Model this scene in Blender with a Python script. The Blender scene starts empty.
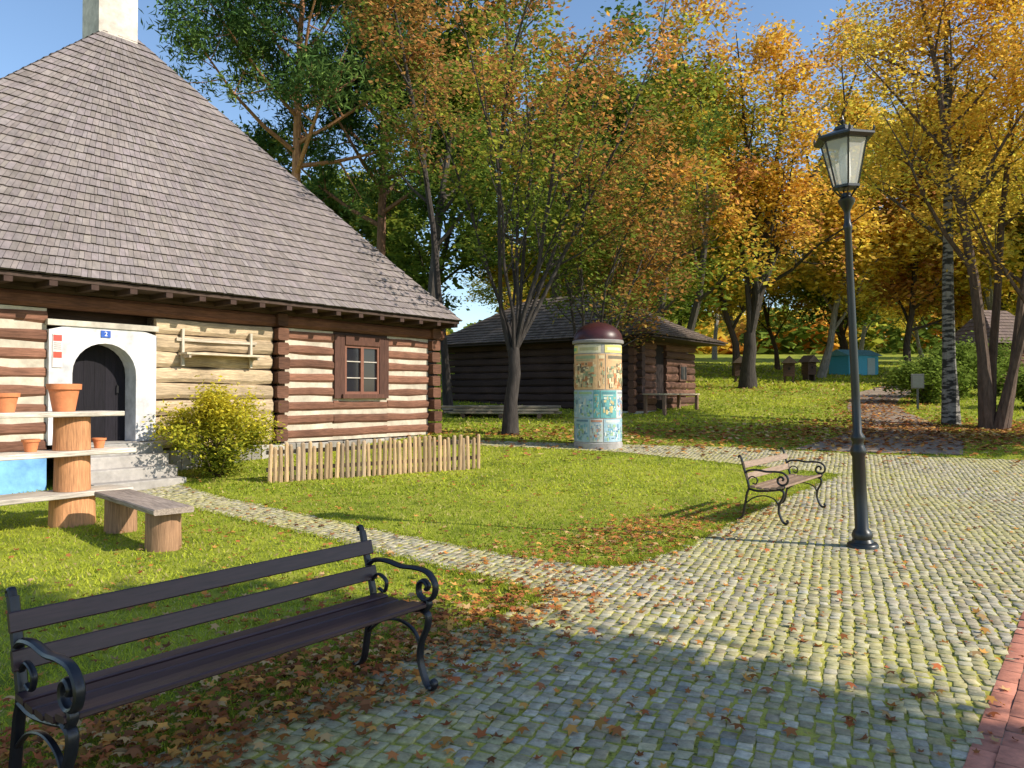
import bpy, math, random
import numpy as np
import bmesh
from mathutils import Vector, Matrix

rnd = random.Random(7)
scene = bpy.context.scene
coll = scene.collection
scene.view_settings.view_transform = 'Standard'
scene.view_settings.look = 'None'
scene.view_settings.exposure = 0

# ------------------------------------------------------------------ terrain
def tz(y):
    if y < 12: return 0.0
    if y < 60: return 0.075 * (y - 12)
    if y < 150: return 3.6 + 0.10 * (y - 60)
    return 12.6
def tz_np(y):
    return np.where(y < 12, 0, np.where(y < 60, 0.075*(y-12), np.where(y < 150, 3.6+0.10*(y-60), 12.6)))

D = (0.616, 0.788)            # the direction everything in this yard is laid out along
ANG = math.atan2(D[1], D[0])

# ------------------------------------------------------------------ materials
def new_mat(name):
    m = bpy.data.materials.new(name); m.use_nodes = True
    nt = m.node_tree
    return m, nt, nt.nodes, nt.links, nt.nodes['Principled BSDF']

def mat_col(name, rough=0.8, scale=8.0, amt=0.5, bump=0.3, stretch=(1,1,1), detail=6, spec=0.3, dist=0.01, metallic=0.0, big=0.0, bigscale=0.6, marks=False):
    m, nt, N, L, P = new_mat(name)
    at = N.new('ShaderNodeAttribute'); at.attribute_name = 'Col'
    tc = N.new('ShaderNodeTexCoord')
    mp = N.new('ShaderNodeMapping'); mp.inputs['Scale'].default_value = stretch
    nz = N.new('ShaderNodeTexNoise'); nz.inputs['Scale'].default_value = scale; nz.inputs['Detail'].default_value = detail
    nz.inputs['Roughness'].default_value = 0.65
    L.new(tc.outputs['Object'], mp.inputs['Vector']); L.new(mp.outputs['Vector'], nz.inputs['Vector'])
    mr = N.new('ShaderNodeMapRange')
    mr.inputs['From Min'].default_value = 0.25; mr.inputs['From Max'].default_value = 0.75
    mr.inputs['To Min'].default_value = 1 - amt; mr.inputs['To Max'].default_value = 1 + amt
    L.new(nz.outputs['Fac'], mr.inputs['Value'])
    mx = N.new('ShaderNodeVectorMath'); mx.operation = 'SCALE'
    L.new(at.outputs['Color'], mx.inputs[0]); L.new(mr.outputs['Result'], mx.inputs['Scale'])
    res = mx.outputs['Vector']
    if big > 0 or marks:
        n2 = N.new('ShaderNodeTexNoise'); n2.inputs['Scale'].default_value = bigscale; n2.inputs['Detail'].default_value = 5
        m2 = N.new('ShaderNodeMapRange')
        if marks:
            mp2 = N.new('ShaderNodeMapping'); mp2.inputs['Scale'].default_value = (2.2, 2.2, 7)
            L.new(tc.outputs['Object'], mp2.inputs['Vector']); L.new(mp2.outputs['Vector'], n2.inputs['Vector']); n2.inputs['Scale'].default_value = 1.6
            m2.inputs['From Min'].default_value = .46; m2.inputs['From Max'].default_value = .54
            m2.inputs['To Min'].default_value = .14; m2.inputs['To Max'].default_value = 1
        else:
            L.new(tc.outputs['Object'], n2.inputs['Vector'])
            m2.inputs['From Min'].default_value = .3; m2.inputs['From Max'].default_value = .7
            m2.inputs['To Min'].default_value = 1-big; m2.inputs['To Max'].default_value = 1+big*.6
        L.new(n2.outputs['Fac'], m2.inputs['Value'])
        x2 = N.new('ShaderNodeVectorMath'); x2.operation = 'SCALE'; L.new(res, x2.inputs[0]); L.new(m2.outputs['Result'], x2.inputs['Scale'])
        res = x2.outputs['Vector']
    L.new(res, P.inputs['Base Color'])
    P.inputs['Roughness'].default_value = rough
    P.inputs['Specular IOR Level'].default_value = spec
    P.inputs['Metallic'].default_value = metallic
    if bump > 0:
        b = N.new('ShaderNodeBump'); b.inputs['Strength'].default_value = bump; b.inputs['Distance'].default_value = dist
        L.new(nz.outputs['Fac'], b.inputs['Height']); L.new(b.outputs['Normal'], P.inputs['Normal'])
    return m

def mat_leaf(name, trans=0.4):
    m, nt, N, L, P = new_mat(name)
    N.remove(P)
    out = N['Material Output']
    at = N.new('ShaderNodeAttribute'); at.attribute_name = 'Col'
    d = N.new('ShaderNodeBsdfDiffuse'); t = N.new('ShaderNodeBsdfTranslucent')
    mx = N.new('ShaderNodeMixShader'); mx.inputs[0].default_value = trans
    L.new(at.outputs['Color'], d.inputs['Color']); L.new(at.outputs['Color'], t.inputs['Color'])
    L.new(d.outputs[0], mx.inputs[1]); L.new(t.outputs[0], mx.inputs[2])
    L.new(mx.outputs[0], out.inputs['Surface'])
    return m

def mat_noise2(name, cols, scale=3.0, rough=0.95, bump=0.4, dist=0.02, scale2=60):
    m, nt, N, L, P = new_mat(name)
    geo = N.new('ShaderNodeNewGeometry')
    n1 = N.new('ShaderNodeTexNoise'); n1.inputs['Scale'].default_value = scale; n1.inputs['Detail'].default_value = 8; n1.inputs['Roughness'].default_value = 0.7
    n2 = N.new('ShaderNodeTexNoise'); n2.inputs['Scale'].default_value = scale2; n2.inputs['Detail'].default_value = 4
    L.new(geo.outputs['Position'], n1.inputs['Vector']); L.new(geo.outputs['Position'], n2.inputs['Vector'])
    ad = N.new('ShaderNodeMath'); ad.operation = 'ADD'
    mu = N.new('ShaderNodeMath'); mu.operation = 'MULTIPLY_ADD'; mu.inputs[1].default_value = 0.5; mu.inputs[2].default_value = -0.25
    L.new(n2.outputs['Fac'], mu.inputs[0]); L.new(n1.outputs['Fac'], ad.inputs[0]); L.new(mu.outputs[0], ad.inputs[1])
    cr = N.new('ShaderNodeValToRGB')
    el = cr.color_ramp.elements
    n = len(cols)
    while len(el) < n: el.new(0.5)
    for i, c in enumerate(cols):
        el[i].position = 0.3 + 0.4 * i / (n - 1); el[i].color = (*c, 1)
    L.new(ad.outputs[0], cr.inputs['Fac']); L.new(cr.outputs['Color'], P.inputs['Base Color'])
    P.inputs['Roughness'].default_value = rough; P.inputs['Specular IOR Level'].default_value = 0.15
    b = N.new('ShaderNodeBump'); b.inputs['Strength'].default_value = bump; b.inputs['Distance'].default_value = dist
    L.new(ad.outputs[0], b.inputs['Height']); L.new(b.outputs['Normal'], P.inputs['Normal'])
    return m

M_wood = mat_col('weathered_wood', 0.85, 7, 0.6, 0.6, (0.6, 8, 8), dist=0.01, big=.3, bigscale=1.2)
M_woodv = mat_col('upright_wood', 0.85, 7, 0.5, 0.6, (8, 8, 0.6), dist=0.01)
M_shingle = mat_col('shingle_wood', 0.9, 3, 0.30, 0.3, (3, 3, 1), dist=0.01, big=.14, bigscale=.5)
M_plaster = mat_col('limewash', 0.9, 5, 0.32, 0.6, dist=0.012, detail=9, big=.25, bigscale=1.5)
M_stone = mat_col('granite', 0.85, 30, 0.4, 0.5, dist=0.004, spec=.2)
M_brick = mat_col('clay_brick', 0.85, 20, 0.3, 0.4, dist=0.004)
M_bark = mat_col('bark', 0.95, 5, 0.6, 0.9, (3, 3, 0.7), dist=0.03)
M_birch = mat_col('birch_bark', 0.85, 5, 0.35, 0.7, (3, 3, 2), dist=0.02, marks=True)
M_iron = mat_col('black_cast_iron', 0.36, 40, 0.25, 0.25, dist=0.002, spec=0.5)
M_cap = mat_col('painted_sheet_metal', 0.4, 6, 0.4, 0.1, dist=0.002, spec=0.4)
M_benchwood = mat_col('painted_slat', 0.40, 6, 0.45, 0.3, (1, 12, 12), dist=0.003, spec=0.45)
M_terra = mat_col('terracotta', 0.8, 12, 0.2, 0.2, dist=0.003)
M_paint = mat_col('paint', 0.6, 10, 0.15, 0.1, dist=0.003)
M_leaf = mat_leaf('leaf', 0.5)
M_needle = mat_leaf('needle', 0.25)
M_blade = mat_leaf('grass_blade', 0.4)
M_litter = mat_leaf('fallen_leaf', 0.15)
M_ground = mat_noise2('lawn_ground', [(0.09,0.11,0.015),(0.19,0.23,0.025),(0.32,0.34,0.04),(0.27,0.24,0.07)], 1.3)
M_joint = mat_noise2('mossy_joint', [(0.09,0.09,0.03),(0.29,0.28,0.05),(0.45,0.42,0.08),(0.30,0.24,0.10)], 1.1)
M_dirt = mat_noise2('dirt_path', [(0.13,0.10,0.075),(0.23,0.18,0.14),(0.33,0.26,0.20),(0.25,0.20,0.11)], 0.8)

m, nt, N, L, P = new_mat('window_glass')
P.inputs['Base Color'].default_value = (0.02, 0.02, 0.025, 1); P.inputs['Roughness'].default_value = 0.08
M_glass = m
m, nt, N, L, P = new_mat('lantern_glass')
P.inputs['Base Color'].default_value = (0.8, 0.8, 0.78, 1); P.inputs['Roughness'].default_value = 0.1; P.inputs['Alpha'].default_value = 0.4
M_lglass = m

# ------------------------------------------------------------------ mesh builder
class MB:
    def __init__(s): s.v=[]; s.f=[]; s.c=[]; s.m=[]
    def add(s, verts, faces, col, mi=0):
        o = len(s.v); s.v += [tuple(p) for p in verts]; s.c += [col]*len(verts)
        for f in faces: s.f.append(tuple(i+o for i in f)); s.m.append(mi)
    def box(s, x0,x1,y0,y1,z0,z1, col, mi=0, mat=None, bev=0.0):
        if bev > 0:
            b = bev
            pr = [(y0+b,z0),(y1-b,z0),(y1,z0+b),(y1,z1-b),(y1-b,z1),(y0+b,z1),(y0,z1-b),(y0,z0+b)]
            vs = [Vector((x0,a,c)) for a,c in pr]+[Vector((x1,a,c)) for a,c in pr]
            fs = [(i,(i+1)%8,8+(i+1)%8,8+i) for i in range(8)]+[tuple(range(7,-1,-1)),tuple(range(8,16))]
        else:
            vs = [Vector(p) for p in ((x0,y0,z0),(x1,y0,z0),(x1,y1,z0),(x0,y1,z0),(x0,y0,z1),(x1,y0,z1),(x1,y1,z1),(x0,y1,z1))]
            fs = [(3,2,1,0),(4,5,6,7),(0,1,5,4),(1,2,6,5),(2,3,7,6),(3,0,4,7)]
        if mat is not None: vs = [mat @ p for p in vs]
        s.add(vs, fs, col, mi)
    def tube(s, pts, rad, n=8, col=(1,1,1), mi=0, ell=None):
        pts = [Vector(p) for p in pts]
        if not hasattr(rad, '__len__'): rad = [rad]*len(pts)
        prev = None; vs=[]
        for i, p in enumerate(pts):
            t = (pts[min(i+1,len(pts)-1)] - pts[max(i-1,0)])
            t = t.normalized() if t.length > 1e-9 else Vector((0,0,1))
            if prev is None:
                a = Vector((1,0,0)) if abs(t.x) < 0.8 else Vector((0,1,0))
                prev = (a - t*a.dot(t)).normalized()
            else:
                prev = (prev - t*prev.dot(t))
                prev = prev.normalized() if prev.length > 1e-6 else t.orthogonal().normalized()
            b = t.cross(prev)
            e1, e2 = (1,1) if ell is None else ell
            for k in range(n):
                a = 2*math.pi*k/n
                vs.append(p + prev*math.cos(a)*rad[i]*e1 + b*math.sin(a)*rad[i]*e2)
        fs=[]
        for i in range(len(pts)-1):
            for k in range(n):
                fs.append((i*n+k, i*n+(k+1)%n, (i+1)*n+(k+1)%n, (i+1)*n+k))
        fs.append(tuple(range(n-1,-1,-1))); fs.append(tuple(range((len(pts)-1)*n, len(pts)*n)))
        s.add(vs, fs, col, mi)
    def lathe(s, prof, n=16, c=(0,0,0), col=(1,1,1), mi=0, phase=0):
        vs=[]
        for r,z in prof:
            for k in range(n):
                a = 2*math.pi*k/n+phase
                vs.append((c[0]+r*math.cos(a), c[1]+r*math.sin(a), c[2]+z))
        fs=[]
        for i in range(len(prof)-1):
            for k in range(n):
                fs.append((i*n+k, i*n+(k+1)%n, (i+1)*n+(k+1)%n, (i+1)*n+k))
        fs.append(tuple(range(n-1,-1,-1))); fs.append(tuple(range((len(prof)-1)*n, len(prof)*n)))
        s.add(vs, fs, col, mi)
    def log(s, x0,x1, yc, zc, dy, dz, col, mi=0, seg=0.45, jit=0.012, axis='x'):
        n = max(2, int((x1-x0)/seg)); vs=[]
        pr = [(-.5,-.25),(-.3,-.5),(.3,-.5),(.5,-.25),(.5,.25),(.3,.5),(-.3,.5),(-.5,.25)]
        for i in range(n+1):
            x = x0+(x1-x0)*i/n
            oy = rnd.uniform(-jit,jit); oz = rnd.uniform(-jit,jit); sc = 1+rnd.uniform(-jit,jit)*6
            for a,b in pr:
                y = yc+oy+a*dy*sc; z = zc+oz+b*dz*sc
                vs.append((x,y,z) if axis=='x' else (y,x,z))
        fs=[]
        for i in range(n):
            for k in range(8):
                fs.append((i*8+k, (i+1)*8+k, (i+1)*8+(k+1)%8, i*8+(k+1)%8))
        fs.append(tuple(range(8))); fs.append(tuple(range(n*8+7, n*8-1, -1)))
        s.add(vs, fs, col, mi)
    def build(s, name, mats, parent=None, smooth=False, loc=None):
        me = bpy.data.meshes.new(name); me.from_pydata([tuple(v) for v in s.v], [], s.f)
        for m in mats: me.materials.append(m)
        me.polygons.foreach_set('material_index', s.m)
        ca = me.color_attributes.new('Col','FLOAT_COLOR','POINT')
        arr = np.ones((len(s.v),4),dtype=np.float32); arr[:,:3] = np.array(s.c)
        ca.data.foreach_set('color', arr.ravel())
        if smooth:
            me.polygons.foreach_set('use_smooth', [True]*len(me.polygons))
            try: me.set_sharp_from_angle(angle=math.radians(40))
            except Exception: pass
        me.update()
        o = bpy.data.objects.new(name, me); coll.objects.link(o)
        if parent: o.parent = parent
        if loc: o.location = loc
        return o

def np_mesh(name, verts, k, cols, mat, parent=None):
    nv = len(verts); nf = nv//k
    me = bpy.data.meshes.new(name)
    me.vertices.add(nv); me.vertices.foreach_set('co', np.asarray(verts,dtype=np.float32).ravel())
    me.loops.add(nv); me.loops.foreach_set('vertex_index', np.arange(nv,dtype=np.int32))
    me.polygons.add(nf); me.polygons.foreach_set('loop_start', np.arange(0,nv,k,dtype=np.int32))
    me.update(calc_edges=True)
    ca = me.color_attributes.new('Col','FLOAT_COLOR','POINT')
    a = np.ones((nv,4),dtype=np.float32); a[:,:3]=np.clip(cols,0,.95); ca.data.foreach_set('color', a.ravel())
    me.materials.append(mat)
    o = bpy.data.objects.new(name, me); coll.objects.link(o)
    if parent: o.parent = parent
    return o

def thing(name, loc, rz=0.0, label='', cat='', group=None, rot=None):
    e = bpy.data.objects.new(name, None); e.empty_display_size = 0.2
    e.location = loc; e.rotation_euler = rot if rot else (0,0,rz); coll.objects.link(e)
    e['label']=label; e['category']=cat
    if group: e['group']=group
    return e

def copy_thing(e, loc, rz, label=None, scale=None):
    n = e.copy(); coll.objects.link(n); n.location = loc; n.rotation_euler[2] = rz
    if scale: n.scale = (scale,)*3
    if label: n['label'] = label
    def rec(src, dst):
        for ch in list(src.children):
            c = ch.copy(); c.parent = dst; coll.objects.link(c); rec(ch, c)
    rec(e, n)
    return n

def jc(c, a=0.15, r=rnd):
    f = 1 + r.uniform(-a, a)
    return (c[0]*f, c[1]*f, c[2]*f)

# ------------------------------------------------------------------ ground & hardscape
xs = [-600, -200, 0, 200, 600]; ys = [-100, 12, 60, 150, 1500]
g = MB()
vs = [(x,y,tz(y)) for y in ys for x in xs]; fs=[]
for j in range(len(ys)-1):
    for i in range(len(xs)-1):
        a=j*len(xs)+i; fs.append((a,a+1,a+1+len(xs),a+len(xs)))
g.add(vs,fs,(1,1,1)); go = g.build('ground',[M_ground]); go['kind']='structure'

PLAZA = [(-6,-4),(-3.6,0.6),(-1.59,3.33),(-0.69,4.68),(0.10,5.80),(0.16,6.0),(0.02,6.3),(-0.57,6.95),(-2.04,8.45),(-4.34,10.55),(-5.7,11.75),(-6.7,12.6),
         (-5.9,13.25),(-4.75,12.1),(-2.87,10.25),(-1.28,8.69),(-0.12,7.65),(0.7,7.12),(0.98,7.12),(1.3,7.4),(1.9,8.1),(3.04,10.0),(4.3,11.9),(6.0,13.9),
         (2.4,16.6),(0.64,17.25),(-1.5,17.9),(-1.5,18.7),(0.67,18.1),(5.2,17.3),(7.2,16.4),(10.3,15.5),(20,14),(20,-4)]
nrm = (D[1], -D[0])
def along(p,s,o=0): return (p[0]+D[0]*s+nrm[0]*o, p[1]+D[1]*s+nrm[1]*o)
B0 = (1.94,3.26)
BRICK = [along(B0,-5),along(B0,9),along(B0,9,2.2),along(B0,-5,2.2)]
DIRT = [(6.3,17.05),(7.0,16.8),(8.0,16.5),(9.6,16.2),(10.9,18.3),(11.6,20.4),(12.5,22.7),(13.2,25.5),(14.4,28.4),(15.8,31),(17.9,34),(20.6,37),(24,40.5),(28,43),(27,44.5),(22.5,42.6),(19.0,39),(16.0,35),(13.8,31),(12.0,27.2),(10.8,24),(9.8,21.5),(8.3,19.3)]

def pip(poly, X, Y):
    inside = np.zeros(X.shape, bool); n=len(poly)
    for i in range(n):
        x1,y1=poly[i]; x2,y2=poly[(i+1)%n]
        c = ((y1>Y)!=(y2>Y))
        xi = (x2-x1)*(Y-y1)/((y2-y1) if y2!=y1 else 1e-9)+x1
        inside ^= c & (X<xi)
    return inside

def sheet(name, poly, dz, mat):
    bm = bmesh.new()
    f = bm.faces.new([bm.verts.new((x,y,0)) for x,y in poly])
    bmesh.ops.triangulate(bm, faces=bm.faces[:])
    for yy in (12,60):
        bmesh.ops.bisect_plane(bm, geom=bm.verts[:]+bm.edges[:]+bm.faces[:], plane_co=(0,yy,0), plane_no=(0,1,0))
    for v in bm.verts: v.co.z = tz(v.co.y)+dz
    bmesh.ops.recalc_face_normals(bm, faces=bm.faces[:])
    if sum(f.normal.z for f in bm.faces) < 0: bmesh.ops.reverse_faces(bm, faces=bm.faces[:])
    me = bpy.data.meshes.new(name); bm.to_mesh(me); bm.free(); me.materials.append(mat)
    o = bpy.data.objects.new(name, me); coll.objects.link(o); o['kind']='structure'
    return o
sheet('pavement_bed', PLAZA, 0.008, M_joint)
sheet('dirt_path', DIRT, 0.012, M_dirt)
sheet('brick_bed', BRICK, 0.012, M_dirt)

nr = np.random.default_rng(3)
def setts(name, polys_in, polys_out, su, sv, colf, mat, ang, gap, wav, h=0.015, ymax=20, inset=.90, bz=.003, jt=.10, sidec=(0.30,0.29,0.06)):
    c,s_ = math.cos(ang), math.sin(ang)
    U = np.arange(-30,30,su); V = np.arange(-30,30,sv)
    uu,vv = np.meshgrid(U,V)
    uu = uu + (np.arange(len(V))%2)[:,None]*su*0.5 + (nr.uniform(-.3,.3,(len(V),1))*su if wav else 0)
    uu=uu.ravel(); vv=vv.ravel()
    if wav:
        uu = uu + nr.normal(0,su*.08,len(uu)) + .04*np.sin(vv*1.3); vv = vv + nr.normal(0,sv*.09,len(vv))
    slope = wav*1.1*np.cos(uu*1.1)+wav*.25*np.cos(uu*.5+vv*.4)
    vv = vv + wav*np.sin(uu*1.1)+wav*.5*np.sin(uu*.5+vv*.4)
    X = uu*c-vv*s_; Y = uu*s_+vv*c+8
    k = np.zeros(X.shape,bool)
    for p in polys_in: k |= pip(p,X,Y)
    for p in polys_out: k &= ~pip(p,X,Y)
    k &= (Y>2.2)&(Y<ymax)&(np.abs(X)<0.75*Y+1.3)
    X=X[k];Y=Y[k];n=len(X); slope=slope[k]
    hu = su*0.5-gap*nr.uniform(.3,1.6,n); hv = sv*0.5-gap*nr.uniform(.3,1.6,n)
    rot = ang + nr.normal(0,0.08 if wav else 0.008,n) + np.arctan(slope)
    hz = h + nr.normal(0,0.0022,n)
    tilt = nr.normal(0,0.022,(n,2))
    levels = [(1.0,-0.03),(1.0,-bz),(inset,0.0)]
    base = np.array([(-1,-1),(1,-1),(1,1),(-1,1)],float)
    jit = nr.normal(0,jt if wav else .01,(n,4,2))
    V3 = np.zeros((n,12,3))
    for li,(sc,dz) in enumerate(levels):
        lx = (base[None,:,0]+jit[:,:,0])*hu[:,None]*sc; ly=(base[None,:,1]+jit[:,:,1])*hv[:,None]*sc
        wx = lx*np.cos(rot)[:,None]-ly*np.sin(rot)[:,None]; wy = lx*np.sin(rot)[:,None]+ly*np.cos(rot)[:,None]
        V3[:,li*4:li*4+4,0]=X[:,None]+wx; V3[:,li*4:li*4+4,1]=Y[:,None]+wy
        yy = V3[:,li*4:li*4+4,1]
        V3[:,li*4:li*4+4,2]=tz_np(yy)+hz[:,None]+dz+wx*tilt[:,:1]+wy*tilt[:,1:]
    fa = [(8,9,10,11)]+[(i,(i+1)%4,4+(i+1)%4,4+i) for i in range(4)]+[(4+i,4+(i+1)%4,8+(i+1)%4,8+i) for i in range(4)]
    fa = np.array(fa)
    F = (np.arange(n)[:,None,None]*12+fa[None]).reshape(-1)
    me = bpy.data.meshes.new(name)
    me.vertices.add(n*12); me.vertices.foreach_set('co', V3.astype(np.float32).ravel())
    me.loops.add(len(F)); me.loops.foreach_set('vertex_index', F.astype(np.int32))
    me.polygons.add(len(F)//4); me.polygons.foreach_set('loop_start', np.arange(0,len(F),4,dtype=np.int32))
    me.update(calc_edges=True)
    col = np.repeat(colf(n,X,Y),12,axis=0)
    ca = me.color_attributes.new('Col','FLOAT_COLOR','POINT'); a=np.ones((n*12,4),np.float32); a[:,:3]=col
    a = a.reshape(n,12,4); a[:,:4,:3] = sidec; a[:,4:8,:3] = a[:,4:8,:3]*0.6+np.array(sidec)*.4
    ca.data.foreach_set('color', a.ravel())
    me.materials.append(mat)
    o = bpy.data.objects.new(name, me); coll.objects.link(o); o['kind']='structure'
    print(name, n)
    return o
def sett_col(n,X,Y):
    b = nr.uniform(0.22,0.46,n)
    w = nr.normal(0,0.014,n)
    c = np.stack([b*1.13+w,b*1.0,b*.72-w],1)
    pn = np.sin(X*1.7+Y*0.9)*np.sin(X*0.6-Y*1.3)+nr.normal(0,.5,n)+.7
    k = np.clip(pn*0.3,0,0.55)[:,None]
    c = c*(1-k)+np.array((0.44,0.40,0.13))*k
    return np.clip(c,0.05,1)
setts('cobblestone_pavement',[PLAZA],[BRICK],0.084,0.080,sett_col,M_stone,ANG+0.25,0.0058,0.012)
def brick_col(n,X,Y):
    b = nr.uniform(0.8,1.2,n)[:,None]
    return np.array((0.50,0.20,0.13))*b
setts('brick_pavement',[BRICK],[],0.205,0.105,brick_col,M_brick,ANG,0.0018,0.0,h=0.018,inset=.96,bz=.0015,sidec=(.2,.12,.08))

def is_lawn(X,Y):
    wob=.12*np.sin(X*3.1+Y*1.7)+.1*np.sin(X*7.3-Y*5)
    return ~(pip(PLAZA,X,Y)|pip(BRICK,X,Y)|pip(DIRT,X+wob,Y+wob))

# ------------------------------------------------------------------ grass
HOUSE_O = (-2.07,19.82)
def house_local(X,Y):
    dx=X-HOUSE_O[0]; dy=Y-HOUSE_O[1]
    return dx*D[0]+dy*D[1], -dx*D[1]+dy*D[0]
def scatter(n, y0, y1, xm=0.75, ex=0.8):
    Y = y0+(y1-y0)*nr.random(n)
    W = xm*Y+ex
    X = nr.uniform(-1,1,n)*W
    k = is_lawn(X,Y)
    hx,hy = house_local(X,Y); k &= ~((hx>-13.3)&(hx<0)&(hy>0)&(hy<6.4))
    return X[k],Y[k]
vsg=[];cg=[]
for (n,y0,y1,h,w) in [(65000,2.2,6,0.032,0.006),(80000,6,12,0.032,0.009),(80000,12,20,0.038,0.016),(42000,20,36,0.06,0.04),(26000,36,70,0.11,0.09)]:
    X,Y = scatter(n,y0,y1); n=len(X)
    hh = h*nr.uniform(.4,1.5,n); a=nr.uniform(0,6.283,n); ww=w*nr.uniform(.6,1.3,n)
    lean = nr.normal(0,0.6,(n,2))*hh[:,None]
    Z = tz_np(Y)-0.004
    v=np.zeros((n,3,3))
    v[:,0]=np.stack([X-ww*np.cos(a),Y-ww*np.sin(a),Z],1); v[:,1]=np.stack([X+ww*np.cos(a),Y+ww*np.sin(a),Z],1)
    v[:,2]=np.stack([X+lean[:,0],Y+lean[:,1],Z+hh],1)
    pn = (np.sin(X*1.3+1)*np.cos(Y*1.1)+np.sin(X*0.37+Y*0.53))*0.5+nr.normal(0,.35,n)
    k=np.clip(0.5+pn*0.5,0,1)[:,None]
    c = np.array((0.23,0.31,0.03))*(1-k)+np.array((0.54,0.57,0.06))*k
    dry = (nr.random(n)<0.09)[:,None]; c = np.where(dry,np.array((0.52,0.44,0.18)),c)
    c = c*nr.uniform(.75,1.2,n)[:,None]
    vsg.append(v.reshape(-1,3)); cg.append(np.repeat(c,3,axis=0))
P_=np.array(PLAZA[1:24]); 
n=16000; i=nr.integers(0,len(P_)-1,n); t=nr.random(n)[:,None]; q0=P_[i]*(1-t)+P_[i+1]*t+nr.normal(0,.05,(n,2))
a=nr.uniform(0,6.283,n); hh=.032*nr.uniform(.4,1.5,n); v=np.zeros((n,3,3)); zz=tz_np(q0[:,1])+.002; ln=nr.normal(0,.6,(n,2))*hh[:,None]
v[:,0]=np.stack([q0[:,0]-.008*np.cos(a),q0[:,1]-.008*np.sin(a),zz],1); v[:,1]=np.stack([q0[:,0]+.008*np.cos(a),q0[:,1]+.008*np.sin(a),zz],1); v[:,2]=np.stack([q0[:,0]+ln[:,0],q0[:,1]+ln[:,1],zz+hh],1)
vsg.append(v.reshape(-1,3)); cg.append(np.repeat(np.array((.32,.37,.04))*nr.uniform(.6,1.3,n)[:,None],3,axis=0))
o = np_mesh('grass', np.concatenate(vsg),3,np.concatenate(cg),M_blade); o['kind']='stuff'

# ------------------------------------------------------------------ fallen leaves
def rand_frames(n, flat=0.0, r=nr):
    a = r.normal(0,1,(n,3)); a[:,2] += flat*np.sign(a[:,2]+1e-9)*3
    a /= np.linalg.norm(a,axis=1)[:,None]
    b = r.normal(0,1,(n,3)); b -= (b*a).sum(1)[:,None]*a; b/=np.linalg.norm(b,axis=1)[:,None]
    return a,b,np.cross(a,b)
def leaf_quads(pos,size,flat,asp=0.6,r=nr):
    n=len(pos); a,b,c=rand_frames(n,flat,r)
    s=size[:,None]; v=np.zeros((n,4,3))
    v[:,0]=pos-b*s; v[:,1]=pos+c*s*asp-b*s*0.1+a*s*0.15; v[:,2]=pos+b*s; v[:,3]=pos-c*s*asp-b*s*0.1+a*s*0.15
    return v.reshape(-1,3)
def leaf_star(pos,size,flat,r=nr):
    n=len(pos); a,b,c=rand_frames(n,flat,r); v=np.zeros((n,10,3))
    for k in range(10):
        an=2*math.pi*k/10; rr = 1.0 if k%2==0 else 0.5
        v[:,k]=pos+size[:,None]*rr*(b*math.cos(an)+c*math.sin(an)*0.9)+a*size[:,None]*(0.25*(k%2))
    return v.reshape(-1,3)
def litter_cols(n):
    pal=np.array([(0.50,0.20,0.05),(0.36,0.14,0.05),(0.60,0.30,0.08),(0.26,0.11,0.05),(0.52,0.33,0.15),(0.42,0.13,0.05)])
    return pal[nr.integers(0,len(pal),n)]*nr.uniform(.6,1.3,n)[:,None]
pts=[]
def addl(n,cx,cy,sx,sy,rot=0.0):
    x=nr.normal(0,sx,n); y=nr.normal(0,sy,n)
    pts.append(np.stack([cx+x*math.cos(rot)-y*math.sin(rot), cy+x*math.sin(rot)+y*math.cos(rot)],1))
addl(1900,-1.45,3.8,1.6,0.36,ANG); addl(1300,-2.1,3.3,1.0,.7,ANG); addl(700,-0.45,5.3,0.9,.3,ANG); addl(450,-1.6,5.6,1.2,.8)
addl(900,1.2,8.5,1.2,.42,ANG); addl(700,2.2,9.4,1.6,.5,ANG); addl(200,-3.5,9,1.5,1.5)
n=1500; Y=nr.uniform(2.5,14,n); pts.append(np.stack([nr.uniform(-.75,1,n)*(0.72*Y),Y],1))
XY=np.concatenate(pts); XY=XY[XY[:,1]>1.5]
n=len(XY)
sz=nr.uniform(.014,.046,n)
inpl=pip(PLAZA,XY[:,0],XY[:,1])
pos=np.stack([XY[:,0],XY[:,1],tz_np(XY[:,1])+np.where(inpl,0.024,0.030)+nr.uniform(0,.012,n)],1)
o=np_mesh('fallen_leaves', leaf_star(pos,sz,1.3),10,np.repeat(litter_cols(n),10,axis=0),M_litter); o['kind']='stuff'
pts=[]
addl(3500,12.3,20.3,3.0,1.5); addl(900,1,19.5,4,1.0); addl(2200,10,19.5,5,1.8); addl(900,8,18,5,1.5)
addl(1200,12,38,5,3); addl(1200,13,27,3.5,1.0,1.05)
XY=np.concatenate(pts); XY=XY[XY[:,1]>9]; n=len(XY)
hx,hy=house_local(XY[:,0],XY[:,1]); XY=XY[~((hx<0)&(hy>0))]; n=len(XY)
pos=np.stack([XY[:,0],XY[:,1],tz_np(XY[:,1])+0.04+nr.uniform(0,.02,n)],1)
o=np_mesh('leaf_litter', leaf_quads(pos,nr.uniform(.04,.085,n),1.3,0.8),4,np.repeat(litter_cols(n)*np.array((.95,1.05,1.1)),4,axis=0),M_litter); o['kind']='stuff'

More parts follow.
